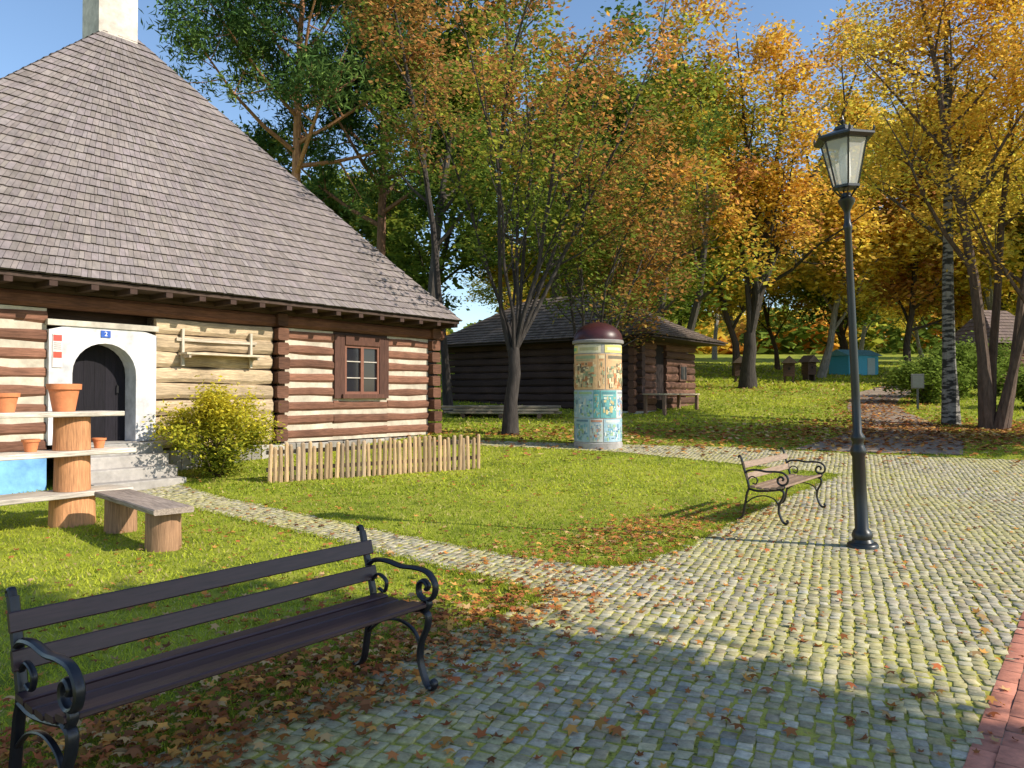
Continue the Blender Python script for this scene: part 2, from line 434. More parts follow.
# ------------------------------------------------------------------ trees
def make_tree(name,label,cat,loc,H,r0,seed,stems=1,spread=0.25,cbase=0.35,kids=(9,5,3),ang=(35,65),lenf=(0.30,0.5),
              nleaf=12000,leaf=0.14,sig=0.35,pal=None,barkc=(0.09,0.07,0.055),lean=(0,0),group=None,mat=None,asp=0.6,up=0.12,wob=0.12,wob0=None,flat=0.4,minz=0.0,fork=0.0,stemr=0.45,keepf=.8,bark=None):
    r=random.Random(seed); q=np.random.default_rng(seed)
    e=thing(name,loc,0,label,cat,group)
    tb=MB(); sites=[]
    if wob0 is None: wob0=wob
    def pol(p,d,L,rad,lvl,n):
        pts=[p.copy()]; rs=[rad]; ww=wob0 if lvl==0 else wob
        for i in range(n):
            d=(d+Vector((r.gauss(0,ww),r.gauss(0,ww),r.gauss(0,ww*.5)+ (up if lvl>0 else 0.03)))).normalized()
            p=p+d*L/n; pts.append(p.copy()); f=(i+1)/n
            rs.append(rad*((1-f)*0.9+0.12) if lvl>0 else rad*((1-f)**0.8*0.9+0.1))
        return pts,rs
    def at(pts,rs,f):
        x=f*(len(pts)-1); i=min(int(x),len(pts)-2); t=x-i
        return pts[i].lerp(pts[i+1],t), rs[i]*(1-t)+rs[i+1]*t, (pts[i+1]-pts[i]).normalized()
    def branch(p,d,L,rad,lvl):
        n=7 if lvl==0 else 4
        pts,rs=pol(p,d,L,rad,lvl,n)
        if lvl==0 and not fork: rs[0]*=1.35
        tb.tube(pts,rs,8 if lvl==0 else (5 if lvl==1 else 4),jc(barkc,.2,r) if (lvl==0 or not bark) else (.09,.075,.06),0 if (lvl==0 or not bark) else 1)
        if lvl>=len(kids): sites.extend(pts[1:]); return
        if lvl>=1: sites.extend(pts[-2:])
        if lvl==0: sites.append(pts[-1])
        for k in range(kids[lvl]):
            f = cbase+(1-cbase)*((k+r.random()*.8)/kids[lvl]) if lvl==0 else 0.25+0.75*r.random()
            f=min(f,0.98)
            pp,rr,dd=at(pts,rs,f)
            az = 2.4*k+r.uniform(-.5,.5)+seed
            o1=dd.orthogonal().normalized(); o2=dd.cross(o1)
            pr=o1*math.cos(az)+o2*math.sin(az)
            a=math.radians(r.uniform(*ang))
            nd=(dd*math.cos(a)+pr*math.sin(a)).normalized()
            LL=L*r.uniform(*lenf)*(1.2-0.75*f if lvl==0 else 1.0)
            branch(pp,nd,LL,min(rr*0.6,rad*.5),lvl+1)
    for s in range(stems):
        if stems==1: d=Vector((lean[0],lean[1],1)).normalized(); p=Vector((0,0,-.1)); hh=H; rr=r0
        elif fork:
            if s==0:
                tp=[Vector((0,0,-.1)),Vector((.02,0,fork*.4)),Vector((.12,0,fork*.75)),Vector((.10,.0,fork+.15))]
                tb.tube(tp,[r0*1.45,r0,r0*.92,r0*.8],10,barkc)
            az=2*math.pi*s/stems+r.uniform(-.3,.3); sp=spread*r.uniform(.25,1.15)
            d=Vector((math.cos(az)*sp+lean[0],math.sin(az)*sp+lean[1],1)).normalized()
            p=Vector((.10,0,fork*r.uniform(.75,1.0))); hh=H*r.uniform(.7,1.0)-fork; rr=r0*stemr*r.uniform(.7,1.1)
        else:
            az=2*math.pi*s/stems+r.uniform(-.4,.4); sp=spread*r.uniform(.35,1.1)
            d=Vector((math.cos(az)*sp+lean[0],math.sin(az)*sp+lean[1],1)).normalized()
            p=Vector((math.cos(az)*r0*1.2,math.sin(az)*r0*1.2,-.1)); hh=H*r.uniform(.75,1.0); rr=r0*r.uniform(.6,1)
        branch(p,d,hh,rr,0)
    t=tb.build('trunk',[bark or M_bark,M_bark],e,smooth=True)
    S=np.array([tuple(s) for s in sites]); S=S[S[:,2]>minz]
    keep=q.random(len(S))<keepf; S=S[keep]
    idx=q.integers(0,len(S),nleaf)
    pk=q.random(len(S))
    fld=np.sin(S[:,0]*.9+seed)+np.sin(S[:,1]*.8+seed*2)+np.sin(S[:,2]*.7+seed*3)
    pk=np.clip(0.5+fld*0.16+ (pk-.5)*.5,0,0.999)
    pal=np.array(pal); npal=len(pal)
    x=pk*(npal-1); i0=x.astype(int); tt=(x-i0)[:,None]
    sc=pal[i0]*(1-tt)+pal[np.minimum(i0+1,npal-1)]*tt
    sc=sc*q.uniform(.75,1.25,len(S))[:,None]
    pos=S[idx]+q.normal(0,sig,(nleaf,3))*np.array((1,1,.7))
    k=pos[:,2]>max(minz-.5,0.3); pos=pos[k]; idx=idx[k]; n=len(pos)
    col=sc[idx]*q.uniform(.65,1.3,n)[:,None]
    V=leaf_quads(pos,leaf*q.uniform(.6,1.25,n),flat,asp,q)
    np_mesh('crown',V,4,np.repeat(col,4,axis=0),mat or M_leaf,e)
    return e
G_D=(0.08,0.14,0.025); G_M=(0.19,0.26,0.045); G_Y=(0.44,0.45,0.06); YEL=(0.85,0.60,0.09); ORG=(0.76,0.40,0.07); RUS=(0.52,0.24,0.09); BRN=(0.25,0.13,0.05)

make_tree('hornbeam_tree','dark trunk forking into thin upright stems with green-orange leaves','tree',(-0.05,19.7,tz(19.7)),13.5,0.17,11,stems=10,spread=0.42,cbase=0.22,
          kids=(9,4,3),ang=(18,48),lenf=(0.18,0.33),nleaf=17000,leaf=0.068,sig=0.26,pal=[G_D,G_M,G_M,G_Y,RUS,RUS,ORG],barkc=(0.05,0.042,0.038),lean=(0.13,0.0),minz=2.9,fork=2.1,stemr=.36,keepf=.62)
make_tree('hornbeam_tree','young hornbeam with slender stems growing close to the barn','tree',(2.2,22.4,tz(22.4)),9.5,0.11,12,stems=8,spread=0.45,cbase=0.18,
          kids=(9,4,3),ang=(20,55),lenf=(0.22,0.36),nleaf=16000,leaf=0.075,sig=0.28,pal=[G_D,G_M,G_M,RUS,ORG],barkc=(0.06,0.05,0.045),lean=(0.14,0.0),minz=2.2,fork=0.9,stemr=.5,keepf=.75)
make_tree('maple_tree','tall yellow and orange maple on the sunny lawn','tree',(11.8,38,tz(38)),19,0.36,5,stems=4,spread=0.20,cbase=0.15,
          kids=(10,5,3),ang=(30,60),lenf=(0.26,0.40),nleaf=28000,leaf=0.12,sig=0.48,pal=[G_M,G_Y,YEL,ORG,YEL,RUS],barkc=(0.05,0.042,0.035),minz=2.5,fork=2.6,stemr=.6,keepf=.7)
make_tree('birch_tree','birch with dark flecked bark and golden leaves above leaf litter','tree',(12.6,21.8,tz(21.8)),14,0.20,8,stems=1,cbase=0.36,
          kids=(16,5,3),ang=(35,65),lenf=(0.26,0.40),nleaf=21000,leaf=0.068,sig=0.36,pal=[G_Y,YEL,YEL,ORG,YEL],barkc=(0.27,0.25,0.22),lean=(0.0,0),wob0=.025,minz=3.3,bark=M_birch)
make_tree('lime_tree','leaning multi-stemmed tree with orange leaves beside the birch','tree',(13.2,20.8,tz(20.8)),14.5,0.17,21,stems=4,spread=0.18,cbase=0.30,
          kids=(10,5,3),ang=(30,60),lenf=(0.24,0.38),nleaf=25000,leaf=0.068,sig=0.36,pal=[G_Y,YEL,YEL,ORG,ORG],barkc=(0.09,0.06,0.045),lean=(0.08,0.03),wob0=.07,minz=2.8)
make_tree('pine_tree','tall scots pine with orange bark rising behind the log house','tree',(-9.9,34,tz(34)),23,0.30,4,stems=1,cbase=0.42,
          kids=(26,6,3),ang=(60,85),lenf=(0.28,0.40),nleaf=46000,leaf=0.17,sig=0.36,pal=[(0.05,0.11,0.035),(0.09,0.16,0.04),(0.19,0.26,0.06)],barkc=(0.40,0.20,0.10),mat=M_needle,asp=0.24,wob=.08,wob0=.02,flat=0.0,keepf=1)
make_tree('pine_tree','dark pine with a bare trunk behind the log house','tree',(-6.4,37,tz(37)),24,0.28,9,stems=1,cbase=0.32,
          kids=(24,6,3),ang=(55,85),lenf=(0.24,0.34),nleaf=38000,leaf=0.19,sig=0.36,pal=[(0.04,0.09,0.03),(0.07,0.14,0.04),(0.14,0.21,0.06)],barkc=(0.2,0.11,0.07),mat=M_needle,asp=0.24,wob=.08,wob0=.02,flat=0.0,keepf=1)
make_tree('oak_tree','tall oak with mostly green leaves behind the roof end','tree',(-3.3,29.5,tz(29.5)),17.5,0.22,31,stems=1,cbase=0.32,
          kids=(15,5,3),ang=(30,60),lenf=(0.15,0.25),nleaf=15000,leaf=0.11,sig=0.36,pal=[G_D,G_D,G_M,G_M,G_Y,RUS],barkc=(0.07,0.06,0.05),minz=5.5,wob0=.05,keepf=.7)
make_tree('oak_tree','slim oak with a dark trunk and copper-green leaves','tree',(-2.1,25.2,tz(25.2)),14.5,0.14,33,stems=1,cbase=0.45,
          kids=(12,4,3),ang=(30,60),lenf=(0.16,0.27),nleaf=7500,leaf=0.085,sig=0.38,pal=[G_D,G_M,G_M,G_M,RUS,(.5,.27,.08)],barkc=(0.06,0.05,0.045),minz=6,wob0=.05,keepf=.7)
make_tree('oak_tree','dense green tree behind the small log barn','tree',(2.6,37,tz(37)),19,0.3,35,stems=3,spread=.2,cbase=0.22,
          kids=(12,5,3),ang=(35,65),lenf=(0.22,0.34),nleaf=19000,leaf=0.14,sig=0.5,pal=[G_D,G_M,G_M,G_Y,RUS],barkc=(0.07,0.06,0.05),minz=4,keepf=.7)
make_tree('oak_tree','tree with copper and green leaves behind the barn','tree',(7.2,35.5,tz(35.5)),16.5,0.22,36,stems=3,spread=.2,cbase=0.22,
          kids=(11,5,3),ang=(35,65),lenf=(0.22,0.34),nleaf=16000,leaf=0.13,sig=0.48,pal=[G_M,G_M,G_Y,ORG,RUS],barkc=(0.07,0.06,0.05),minz=4,keepf=.7)
# trees standing beside the plaza, their shade falls over the paving and the far lawn
sm=make_tree('maple_tree','maple beside the cobbled square whose shade falls on the paving','tree',(9.3,0.1,0),9.9,0.17,41,stems=1,cbase=0.44,
          kids=(16,5,3),ang=(45,75),lenf=(0.26,0.36),nleaf=26000,leaf=0.17,sig=0.36,pal=[G_Y,YEL,ORG],minz=4.4,keepf=1,wob0=.03)
copy_thing(sm,(17.5,15.6,tz(15.6)),2.0,'maple near the path throwing dappled shade on the lawn')

# woodland behind
wood=[]
specs=[([G_M,G_Y,YEL,ORG],50,(0.07,0.05,0.04)),([G_D,G_M,G_M,G_Y],51,(0.07,0.06,0.05)),([ORG,YEL,RUS,ORG],52,(0.06,0.045,0.035)),([G_Y,YEL,YEL,ORG],53,(0.25,0.23,0.2))]
names=['maple_tree','beech_tree','oak_tree','birch_tree']
labs=['woodland maple with yellow-green leaves on the rising lawn','woodland beech with dark green leaves on the slope','woodland oak with rust orange leaves on the slope','woodland birch with golden leaves on the slope']
wp=[(-19,50),(-15,54),(9,57),(17,57),(-11,49),(-7,53),(3.5,56),(11,62),(21,60),(25,57),(29,50),(33,56),(27,62),(36,50),(41,57),(33,46),(39,44),
    (-24,58),(-14,64),(6,68),(15,68),(31,68),(44,66),(50,72),(47,52),(20,75),(0,80),(38,70)]
for i,(px,py) in enumerate(wp):
    k=i if i<4 else rnd.choice([0,0,1,2,3,3])
    if px<5 and i>3: k=rnd.choice([1,1,0,0])
    if i<4:
        pal,sd,bc=specs[i]
        e=make_tree(names[i],labs[i],'tree',(px,py,tz(py)),13.5,0.2,sd,stems=1,cbase=0.16,kids=(13,5,3),ang=(35,70),lenf=(0.28,0.40),nleaf=13000,leaf=0.18,sig=0.5,pal=pal,barkc=bc,group='woodland trees on the slope')
        wood.append(e)
    else:
        copy_thing(wood[k],(px,py,tz(py)),rnd.uniform(0,6.28),scale=rnd.uniform(.85,1.15))
for px,py,k,s_ in ((-4.6,44,1,1.3),(1.8,46,0,1.2),(6,45,1,1.2),(9.2,48,0,1.25),(14.5,49,0,1.15),(19.5,48,3,1.15),(24.5,47,2,1.1),(28.5,44,3,1.15),(33,39.5,0,1.1),(-15,44,1,1.0),(31,47,0,1.0)):
    copy_thing(wood[k],(px,py,tz(py)),rnd.uniform(0,6.28),scale=s_)
n=50000
Y=nr.uniform(85,125,n); X=nr.uniform(-1,1,n)*Y*0.95
top=6+3*np.sin(X*.16)+2*np.sin(X*.41+1)+1.0*np.sin(X*.9)
Z=tz_np(Y)+top*nr.random(n)**.8
pal=np.array([G_M,G_M,G_Y,YEL,ORG,G_M]); ci=((np.sin(X*.25)+np.sin(X*.11+Y*.2)+2)/4*5.99).astype(int)
col=pal[np.clip(ci,0,5)]*nr.uniform(.6,1.25,n)[:,None]
o=np_mesh('far_woodland',leaf_quads(np.stack([X,Y,Z],1),nr.uniform(.4,.9,n),0.3),4,np.repeat(col,4,axis=0),M_leaf); o['kind']='stuff'

# shrubs
def make_shrub(name,label,loc,R,H,n,leaf,pal,seed,group=None):
    q=np.random.default_rng(seed); r=random.Random(seed)
    e=thing(name,loc,0,label,'bush',group)
    st=MB(); S=[]
    for i in range(34):
        az=r.uniform(0,6.28); sp=r.uniform(0.05,1)
        tip=Vector((math.cos(az)*R*sp,math.sin(az)*R*sp,H*(1-0.45*sp*sp)*r.uniform(.65,1.0)))
        mid=Vector((tip.x*.4,tip.y*.4,tip.z*.6))
        st.tube([(tip.x*.1,tip.y*.1,0),mid,tip],[.014,.009,.004],4,(0.12,0.09,0.05))
        for t in (0.15,.35,.55,.75,.95,1.0):
            S.append(tuple(mid.lerp(tip,t)) if t>.3 else tuple(Vector((0,0,0)).lerp(mid,t*3)))
    st.build('stems',[M_bark],e)
    S=np.array(S); idx=q.integers(0,len(S),n); pos=S[idx]+q.normal(0,R*.12,(n,3)); pos[:,2]=np.maximum(pos[:,2],.03)
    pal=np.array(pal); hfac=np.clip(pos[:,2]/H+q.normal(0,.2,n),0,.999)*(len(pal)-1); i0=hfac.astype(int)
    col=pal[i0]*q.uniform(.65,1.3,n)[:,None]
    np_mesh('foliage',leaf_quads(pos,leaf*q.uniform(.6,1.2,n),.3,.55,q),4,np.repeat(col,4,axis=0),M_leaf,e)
    return e
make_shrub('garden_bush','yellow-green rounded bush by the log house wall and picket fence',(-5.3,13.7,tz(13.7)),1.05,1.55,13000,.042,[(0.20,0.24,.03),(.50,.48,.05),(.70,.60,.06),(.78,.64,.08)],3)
for i,(x,y,R,H) in enumerate([(15.9,29,1.5,1.9),(18.4,31.5,1.6,2.4),(21,33,1.8,2.2),(21.5,37,1.6,2),(18.4,26.5,1.2,1.4)]):
    make_shrub('shrub','green shrub at the edge of the rising lawn',(x,y,tz(y)),R,H,5000,.09,[G_M,G_M,(0.34,.40,.06)],60+i,'shrubs along the lawn edge')

# ------------------------------------------------------------------ shingle roofs
def hip_roof(mb, x0,x1,y0,y1, ra, rb, z0,z1, flare, course, w, col, r, var=.13):
    corners=[(x0,y0),(x1,y0),(x1,y1),(x0,y1)]
    if abs(rb[0]-ra[0])>=abs(rb[1]-ra[1]):
        tops=[(ra,rb),(rb,rb),(rb,ra),(ra,ra)]
    else:
        tops=[(ra,ra),(ra,rb),(rb,rb),(rb,ra)]
    H=z1-z0
    for k in range(4):
        Aq=corners[k]; Bq=corners[(k+1)%4]; Dq,Cq=tops[k]
        def P(s,t):
            bx=Aq[0]+(Bq[0]-Aq[0])*t; by=Aq[1]+(Bq[1]-Aq[1])*t
            tx=Dq[0]+(Cq[0]-Dq[0])*t; ty=Dq[1]+(Cq[1]-Dq[1])*t
            return Vector((bx+(tx-bx)*s, by+(ty-by)*s, z0+H*(s-flare*s*(1-s)*(1-s)*1.6)))
        e=(Vector(Bq)-Vector(Aq)); out=Vector((e.y,-e.x,0)).normalized()
        slope=(P(1,.5)-P(0,.5)).length; n=int(slope/course)
        for i in range(n):
            s0=i/n; s1=(i+1)/n
            mb.add([P(s0,0),P(s0,1),P(s1,1),P(s1,0)],[(0,1,2,3)],(col[0]*.3,col[1]*.3,col[2]*.3))
            ln=(P(s0,1)-P(s0,0)).length
            m=max(1,int(ln/w)); ts=[0]+sorted(min(1,max(0,(j+r.uniform(-.28,.28))/m)) for j in range(1,m))+[1]
            dz=(P(s1,.5)-P(s0,.5)).normalized(); nn=out*dz.z+Vector((0,0,1))*math.sqrt(max(0,1-dz.z**2))
            nn.normalize()
            rowf=1+r.uniform(-.05,.05)
            for j in range(m):
                a,b=ts[j],ts[j+1]; gp=min(.003/max(ln,.1),(b-a)*.1)
                if b-a<1e-4: continue
                dr=r.uniform(-.06,.02)/n; th=r.uniform(.032,.040)
                sa=max(s0+dr,-.004)
                p0=P(sa,a+gp)+nn*th; p1=P(sa,b-gp)+nn*(th+r.uniform(-.004,.004))
                p2=P(min(s1+.1/n,1),b-gp)+nn*.006; p3=P(min(s1+.1/n,1),a+gp)+nn*.006
                q0=P(sa,a+gp)-nn*.002; q1=P(sa,b-gp)-nn*.002
                f=r.uniform(1-var,1+var)*rowf; c=(col[0]*f,col[1]*f*r.uniform(.98,1.02),col[2]*f*r.uniform(.95,1.05))
                mb.add([p0,p1,p2,p3],[(0,1,2,3)],c)
                mb.add([p0,p1,p3,q0,q1,p2],[(3,4,1,0),(3,0,2),(4,5,1)],(c[0]*.4,c[1]*.39,c[2]*.38))  # butt and side faces darkened, a painted shadow line under each course

# ------------------------------------------------------------------ log house
BR=(0.19,0.088,0.055); WH=(0.54,0.47,0.37); DK=(0.06,0.035,0.027)
H1=thing('log_house',(HOUSE_O[0],HOUSE_O[1],0),ANG,'log house with steep grey shingle roof and white arched doorway','house')
wl=MB()
ztop=3.04; zb=0.6; per=0.305; rows=8; r_w=0.66
def wall_section(xa,xb,style):
    if style=='pale':
        wl.box(xa,xb,0.04,0.30,zb-.02,ztop,(0.10,.07,.05),0)
        for i in range(rows):
            wl.log(xa,xb,0.06,zb+per*(i+.5),0.24,per*0.93,jc((0.46,0.345,0.22),.22),0,jit=.018)
    else:
        wl.box(xa,xb,0.0,0.30,zb-.02,ztop,WH,1)
        for i in range(rows):
            wl.log(xa,xb,0.07,zb+per*(i+.5),0.22,per*r_w,jc(BR,.35),0,jit=.013,seg=.5)
wall_section(-4.53,-3.25,'s'); wall_section(-1.6,-0.18,'s')
wl.box(-3.25,-1.6,0.0,0.30,zb-.02,1.52,WH,1)
for i in range(3): wl.log(-3.25,-1.6,0.07,zb+per*(i+.5),0.22,per*r_w,jc(BR,.3),0)
wl.box(-3.25,-1.6,0.0,.30,2.98,ztop,DK,0)
wall_section(-7.36,-4.87,'pale')
wall_section(-13.2,-9.18,'s')
wl.log(-13.5,0.35,0.03,3.17,0.28,0.25,(.15,.065,.04),0,jit=.006); wl.log(-13.5,0.30,-0.02,3.40,0.30,0.2,jc(DK),0,jit=.006)
for cx,wd in ((-4.70,.30),(-0.03,.30),(-13.2,.30)):
    for i in range(9):
        z=zb+per*(i+.0)+.02
        if z>3.1: continue
        ext=rnd.uniform(.16,.24)
        wl.box(-ext,0.3,-wd/2*rnd.uniform(.8,1.05),wd/2*rnd.uniform(.8,1.05),z,z+per*.84,jc((0.14,.065,.04),.35),0,mat=Matrix.Translation((cx,0,0))@Matrix.Rotation(math.pi/2,4,'Z'),bev=.03)
wl.box(-13.1,-0.12,0.40,6.2,zb-.05,3.38,(.06,.035,.025),0)
for i in range(rows):
    wl.log(0.3,6.3,-0.02,zb+per*(i+.5),0.22,per*.62,jc(BR,.3),0,axis='y')
wl.box(-.14,-.06,0.3,6.3,zb,3.04,WH,1)
wl.build('wall',[M_wood,M_plaster],H1)
pl=MB()
pl.box(-13.3,-9.2,-0.10,0.4,-0.2,zb-.03,(0.20,.44,.76),0)
for i in range(34):
    x0=-7.3+i*.215
    pl.box(x0,x0+.205,-0.06-rnd.uniform(0,.05),0.4,-0.2,zb-.03-rnd.uniform(0,.03),jc((.34,.31,.27),.3),0,bev=.02)
pl.build('plinth',[M_plaster],H1)
r_=random.Random(2)
rf=MB(); hip_roof(rf,-13.45,0.25,-0.80,7.10,(-6.66,3.2),(-6.50,3.2),3.50,9.72,0.05,0.200,0.10,(0.215,0.182,0.172),r_)
rf.box(-13.40,0.20,-0.75,7.05,3.42,3.485,(.07,.045,.035))
for i in range(22):
    x=-13.2+i*.63
    rf.box(x,x+.12,-.74,0.0,3.33,3.418,(.06,.035,.028))
roof=rf.build('roof',[M_shingle],H1)
ch=MB()
ch.box(-7.12,-6.30,2.95,3.75,8.6,11.2,(0.60,0.53,0.46),0); ch.box(-7.20,-6.22,2.88,3.82,11.2,11.4,(0.45,.4,.36),0)
ch.build('chimney',[M_plaster],roof)
def arch_surround():
    w=.535; W=.90; zs=1.20; ht=1.73; Zt=1.99; cx=-8.28; z0=.77
    inner=[(-w,0),(-w,.6),(-w,zs)]; outer=[(-W,0),(-W,.6),(-W,zs)]
    nn=14
    for i in range(1,nn):
        a=math.pi-math.pi*i/nn; ix=w*math.cos(a); iz=zs+(ht-zs)*math.sin(a); inner.append((ix,iz))
        dx,dz=math.cos(a),math.sin(a); t=min(W/abs(dx) if abs(dx)>1e-6 else 1e9,(Zt-zs)/dz); outer.append((dx*t,zs+dz*t))
    inner+=[(w,zs),(w,.6),(w,0)]; outer+=[(W,zs),(W,.6),(W,0)]
    b=MB(); yf=-.10; yb=.32
    n=len(inner); V=[];F=[]
    for (ix,iz),(ox,oz) in zip(inner,outer):
        V+= [(cx+ix,yf,z0+iz),(cx+ox,yf,z0+oz),(cx+ix,yb,z0+iz),(cx+ox,yb,z0+oz)]
    for i in range(n-1):
        a=i*4;c=a+4
        F+=[(a,a+1,c+1,c),(a,c,c+2,a+2),(a+1,a+3,c+3,c+1)]
    b.add(V,F,(0.66,0.64,0.64))
    b.box(cx-W-.03,cx+W+.03,-.13,.3,z0+Zt+.002,z0+Zt+.10,(.5,.45,.38))
    b.box(cx-w-.05,cx+w+.05,-.16,.34,z0-.08,z0-.002,(.4,.37,.33))
    b.build('door_frame',[M_plaster],H1)
    d=MB()
    for i in range(6):
        x=cx-w-.02+i*(2*w+.04)/6
        d.box(x,x+(2*w+.04)/6-.003,.31,.36,z0,z0+ht+.03,jc((.012,.010,.014),.2))  # leaf coloured near black, standing in for the unlit interior of an open doorway
    d.box(cx-w,cx+w,.37,.385,z0,z0+ht,(.01,.01,.01))
    dd=d.build('door',[M_woodv],H1)
    h=MB(); h.tube([(cx+.38,.305,z0+.85),(cx+.38,.26,z0+.87),(cx+.38,.26,z0+.99),(cx+.38,.305,z0+1.01)],.011,6,(.03,.03,.03)); h.build('handle',[M_iron],dd)
arch_surround()
pq=MB(); pq.box(-8.36,-8.20,-.118,-.10,2.60,2.72,(.03,.10,.42)); pqo=pq.build('house_number',[M_paint],H1)
def text(body,size,loc,rot,col,parent,name='lettering',align='CENTER'):
    cu=bpy.data.curves.new(name,'FONT'); cu.body=body; cu.size=size; cu.align_x=align; cu.align_y='CENTER'; cu.extrude=.001
    o=bpy.data.objects.new(name,cu); coll.objects.link(o)
    bpy.context.view_layer.update()
    me=bpy.data.meshes.new_from_object(o.evaluated_get(bpy.context.evaluated_depsgraph_get()))
    bpy.data.objects.remove(o)
    mt,nt,N,L,P=new_mat(name); P.inputs['Base Color'].default_value=(*col,1); me.materials.clear(); me.materials.append(mt)
    o=bpy.data.objects.new(name,me); coll.objects.link(o); o.location=loc; o.rotation_euler=rot; o.parent=parent; return o
text('2',.11,(-8.28,-.121,2.66),(math.pi/2,0,0),(.85,.85,.85),pqo)
nb=MB(); nb.box(-9.13,-8.98,-.118,-.10,2.06,2.62,(.70,.62,.58)); nb.box(-9.12,-8.99,-.124,-.118,2.50,2.60,(.55,.08,.06)); nb.box(-9.12,-8.99,-.124,-.118,2.22,2.32,(.5,.08,.05))
for i in range(4): nb.box(-9.115,-9.0,-.122,-.118,2.36+i*.033,2.372+i*.033,(.2,.2,.2))
nb.build('notice',[M_paint],H1)
wi=MB(); 
wx0,wx1,wz0,wz1=-3.25,-1.60,1.52,2.98
for (a,b,c,d) in ((wx0,wx0+.30,wz0,wz1),(wx1-.30,wx1,wz0,wz1)): 
    wi.box(a+.003,a+.148,-.07,.1,c,d,jc((.09,.042,.03))); wi.box(a+.155,b-.003,-.065,.1,c,d,jc((.09,.042,.03)))
wi.box(wx0+.30,wx1-.30,-.09,.1,wz1-.22,wz1-.003,(.10,.045,.03)); wi.box(wx0+.2,wx1-.2,-.13,.1,wz0,wz0+.10,(.11,.05,.035))
win=wi.build('window',[M_woodv],H1)
fr=MB(); fx0,fx1,fz0,fz1=wx0+.30,wx1-.30,wz0+.10,wz1-.22
CM=(.20,.085,.055)
for a,b in ((fx0,fx0+.06),(fx1-.06,fx1),((fx0+fx1)/2-.045,(fx0+fx1)/2+.045)): fr.box(a,b,-.05,.05,fz0,fz1,CM)
for z in (fz0,fz1-.06): fr.box(fx0+.06,fx1-.06,-.045,.05,z,z+.06,CM)
for i in (1,2):
    z=fz0+(fz1-fz0)*i/3; fr.box(fx0+.06,fx1-.06,-.035,.04,z-.011,z+.011,(.5,.44,.38))
fr.build('frame',[M_paint],win)
gl=MB(); gl.box(fx0,fx1,.0,.012,fz0,fz1,(1,1,1)); gl.build('pane',[M_glass],win)
cu=MB(); cu.box(wx0,wx1,.11,.3,wz0,wz1,(.02,.015,.015)); cu.build('backing',[M_paint],win)
st=MB()
st.box(-9.05,-7.45,-.50,-.165,-.1,.759,(.36,.34,.31),bev=.012)
for i in range(3): st.box(-9.0,-7.5,-.50-.30*(3-i),-.501,-.1+.001*i,.19*(i+1),jc((.36,.33,.30),.15),bev=.012)
st.build('stair',[M_plaster],H1)

ws=thing('wall_shelf',(HOUSE_O[0],HOUSE_O[1],0),ANG,'pale wooden rack shelf fixed to the log wall','shelf')
b=MB(); b.box(-6.95,-5.3,-.40,-.09,2.36,2.40,(.6,.5,.36)); b.build('plank',[M_wood],ws)
b=MB(); b.box(-7.0,-5.3,-.12,-.075,2.62,2.68,(.5,.42,.32)); b.build('rail',[M_wood],ws)
for x in (-6.9,-5.45):
    b=MB(); b.box(x,x+.05,-.13,-.07,2.15,2.85,(.5,.45,.36)); b.box(x+.005,x+.045,-.38,-.12,2.30,2.358,(.4,.33,.25)); b.build('bracket',[M_woodv],ws)

# ------------------------------------------------------------------ barn
HB=(4.1,25.2); zbn=1.0
BN=thing('log_barn',(HB[0],HB[1],0),ANG,'small dark log barn with brown shingle hip roof','barn')
w2=MB(); 
w2.box(.12,4.1,.12,8.2,zbn-.3,3.35,(.03,.02,.015))
for i in range(9):
    z=zbn+.27*(i+.5)
    w2.log(-.3,1.25,0,z,.24,.25,jc((.125,.062,.04),.35)); w2.log(2.05,4.4,0,z,.24,.25,jc((.125,.062,.04),.35))
    w2.log(-.3,8.6,0,z+.1,.24,.25,jc((.055,.032,.026),.3),axis='y')  # side logs coloured darker than the front, the wall's shade put into the colour
w2.log(-.3,4.5,0,3.44,.26,.2,(.07,.038,.027))
w2.build('wall',[M_wood],BN)
p2=MB(); p2.box(-.15,4.3,-.15,8.4,.3,zbn+.06,(.55,.53,.48)); p2.build('plinth',[M_plaster],BN)
d2=MB(); 
for i in range(5): d2.box(1.27+i*.154,1.27+i*.154+.148,.0,.05,zbn+.07,3.3,jc((.02,.012,.01),.3))
d2.build('door',[M_woodv],BN)
w3=MB()
w3.box(3.0,3.6,-.16,-.10,2.1,2.7,(.12,.06,.04)); w3.box(3.07,3.53,-.175,-.155,2.17,2.63,(.02,.02,.02)); w3.box(3.285,3.315,-.185,-.17,2.17,2.63,(.2,.16,.13)); w3.build('window',[M_paint],BN)
r2=MB(); hip_roof(r2,-.95,5.0,-1.15,9.3,(2.0,2.4),(2.0,5.9),3.52,5.40,0.18,.23,.15,(.17,.128,.10),random.Random(4),var=.28)
r2.box(-.9,4.95,-1.1,9.25,3.45,3.50,(.05,.035,.03)); r2.build('roof',[M_shingle],BN)
def table(name,label,cat,loc,rz,L,W,Hh,col):
    e=thing(name,loc,rz,label,cat); b=MB()
    for i in range(4): b.box(-L/2,L/2,-W/2+i*W/4,-W/2+(i+1)*W/4-.01,Hh-.05,Hh,jc(col),bev=.008)
    b.build('top',[M_wood],e)
    for sx in (-1,1):
        for sy in (-1,1):
            b=MB(); x=sx*(L/2-.12); y=sy*(W/2-.06); b.box(x-.05,x+.05,y-.05,y+.05,-.15,Hh-.052,jc((.2,.12,.08))); b.build('leg',[M_woodv],e)
    return e
table('wooden_table','low wooden platform table against the barn wall','table',(5.42,25.75,tz(25.75)),ANG,2.7,.8,.62,(.5,.40,.28))
e=thing('plank_stack',(-0.3,24.2,tz(24.2)),-.10,'stack of weathered planks lying on the grass by the barn','timber')
b=MB()
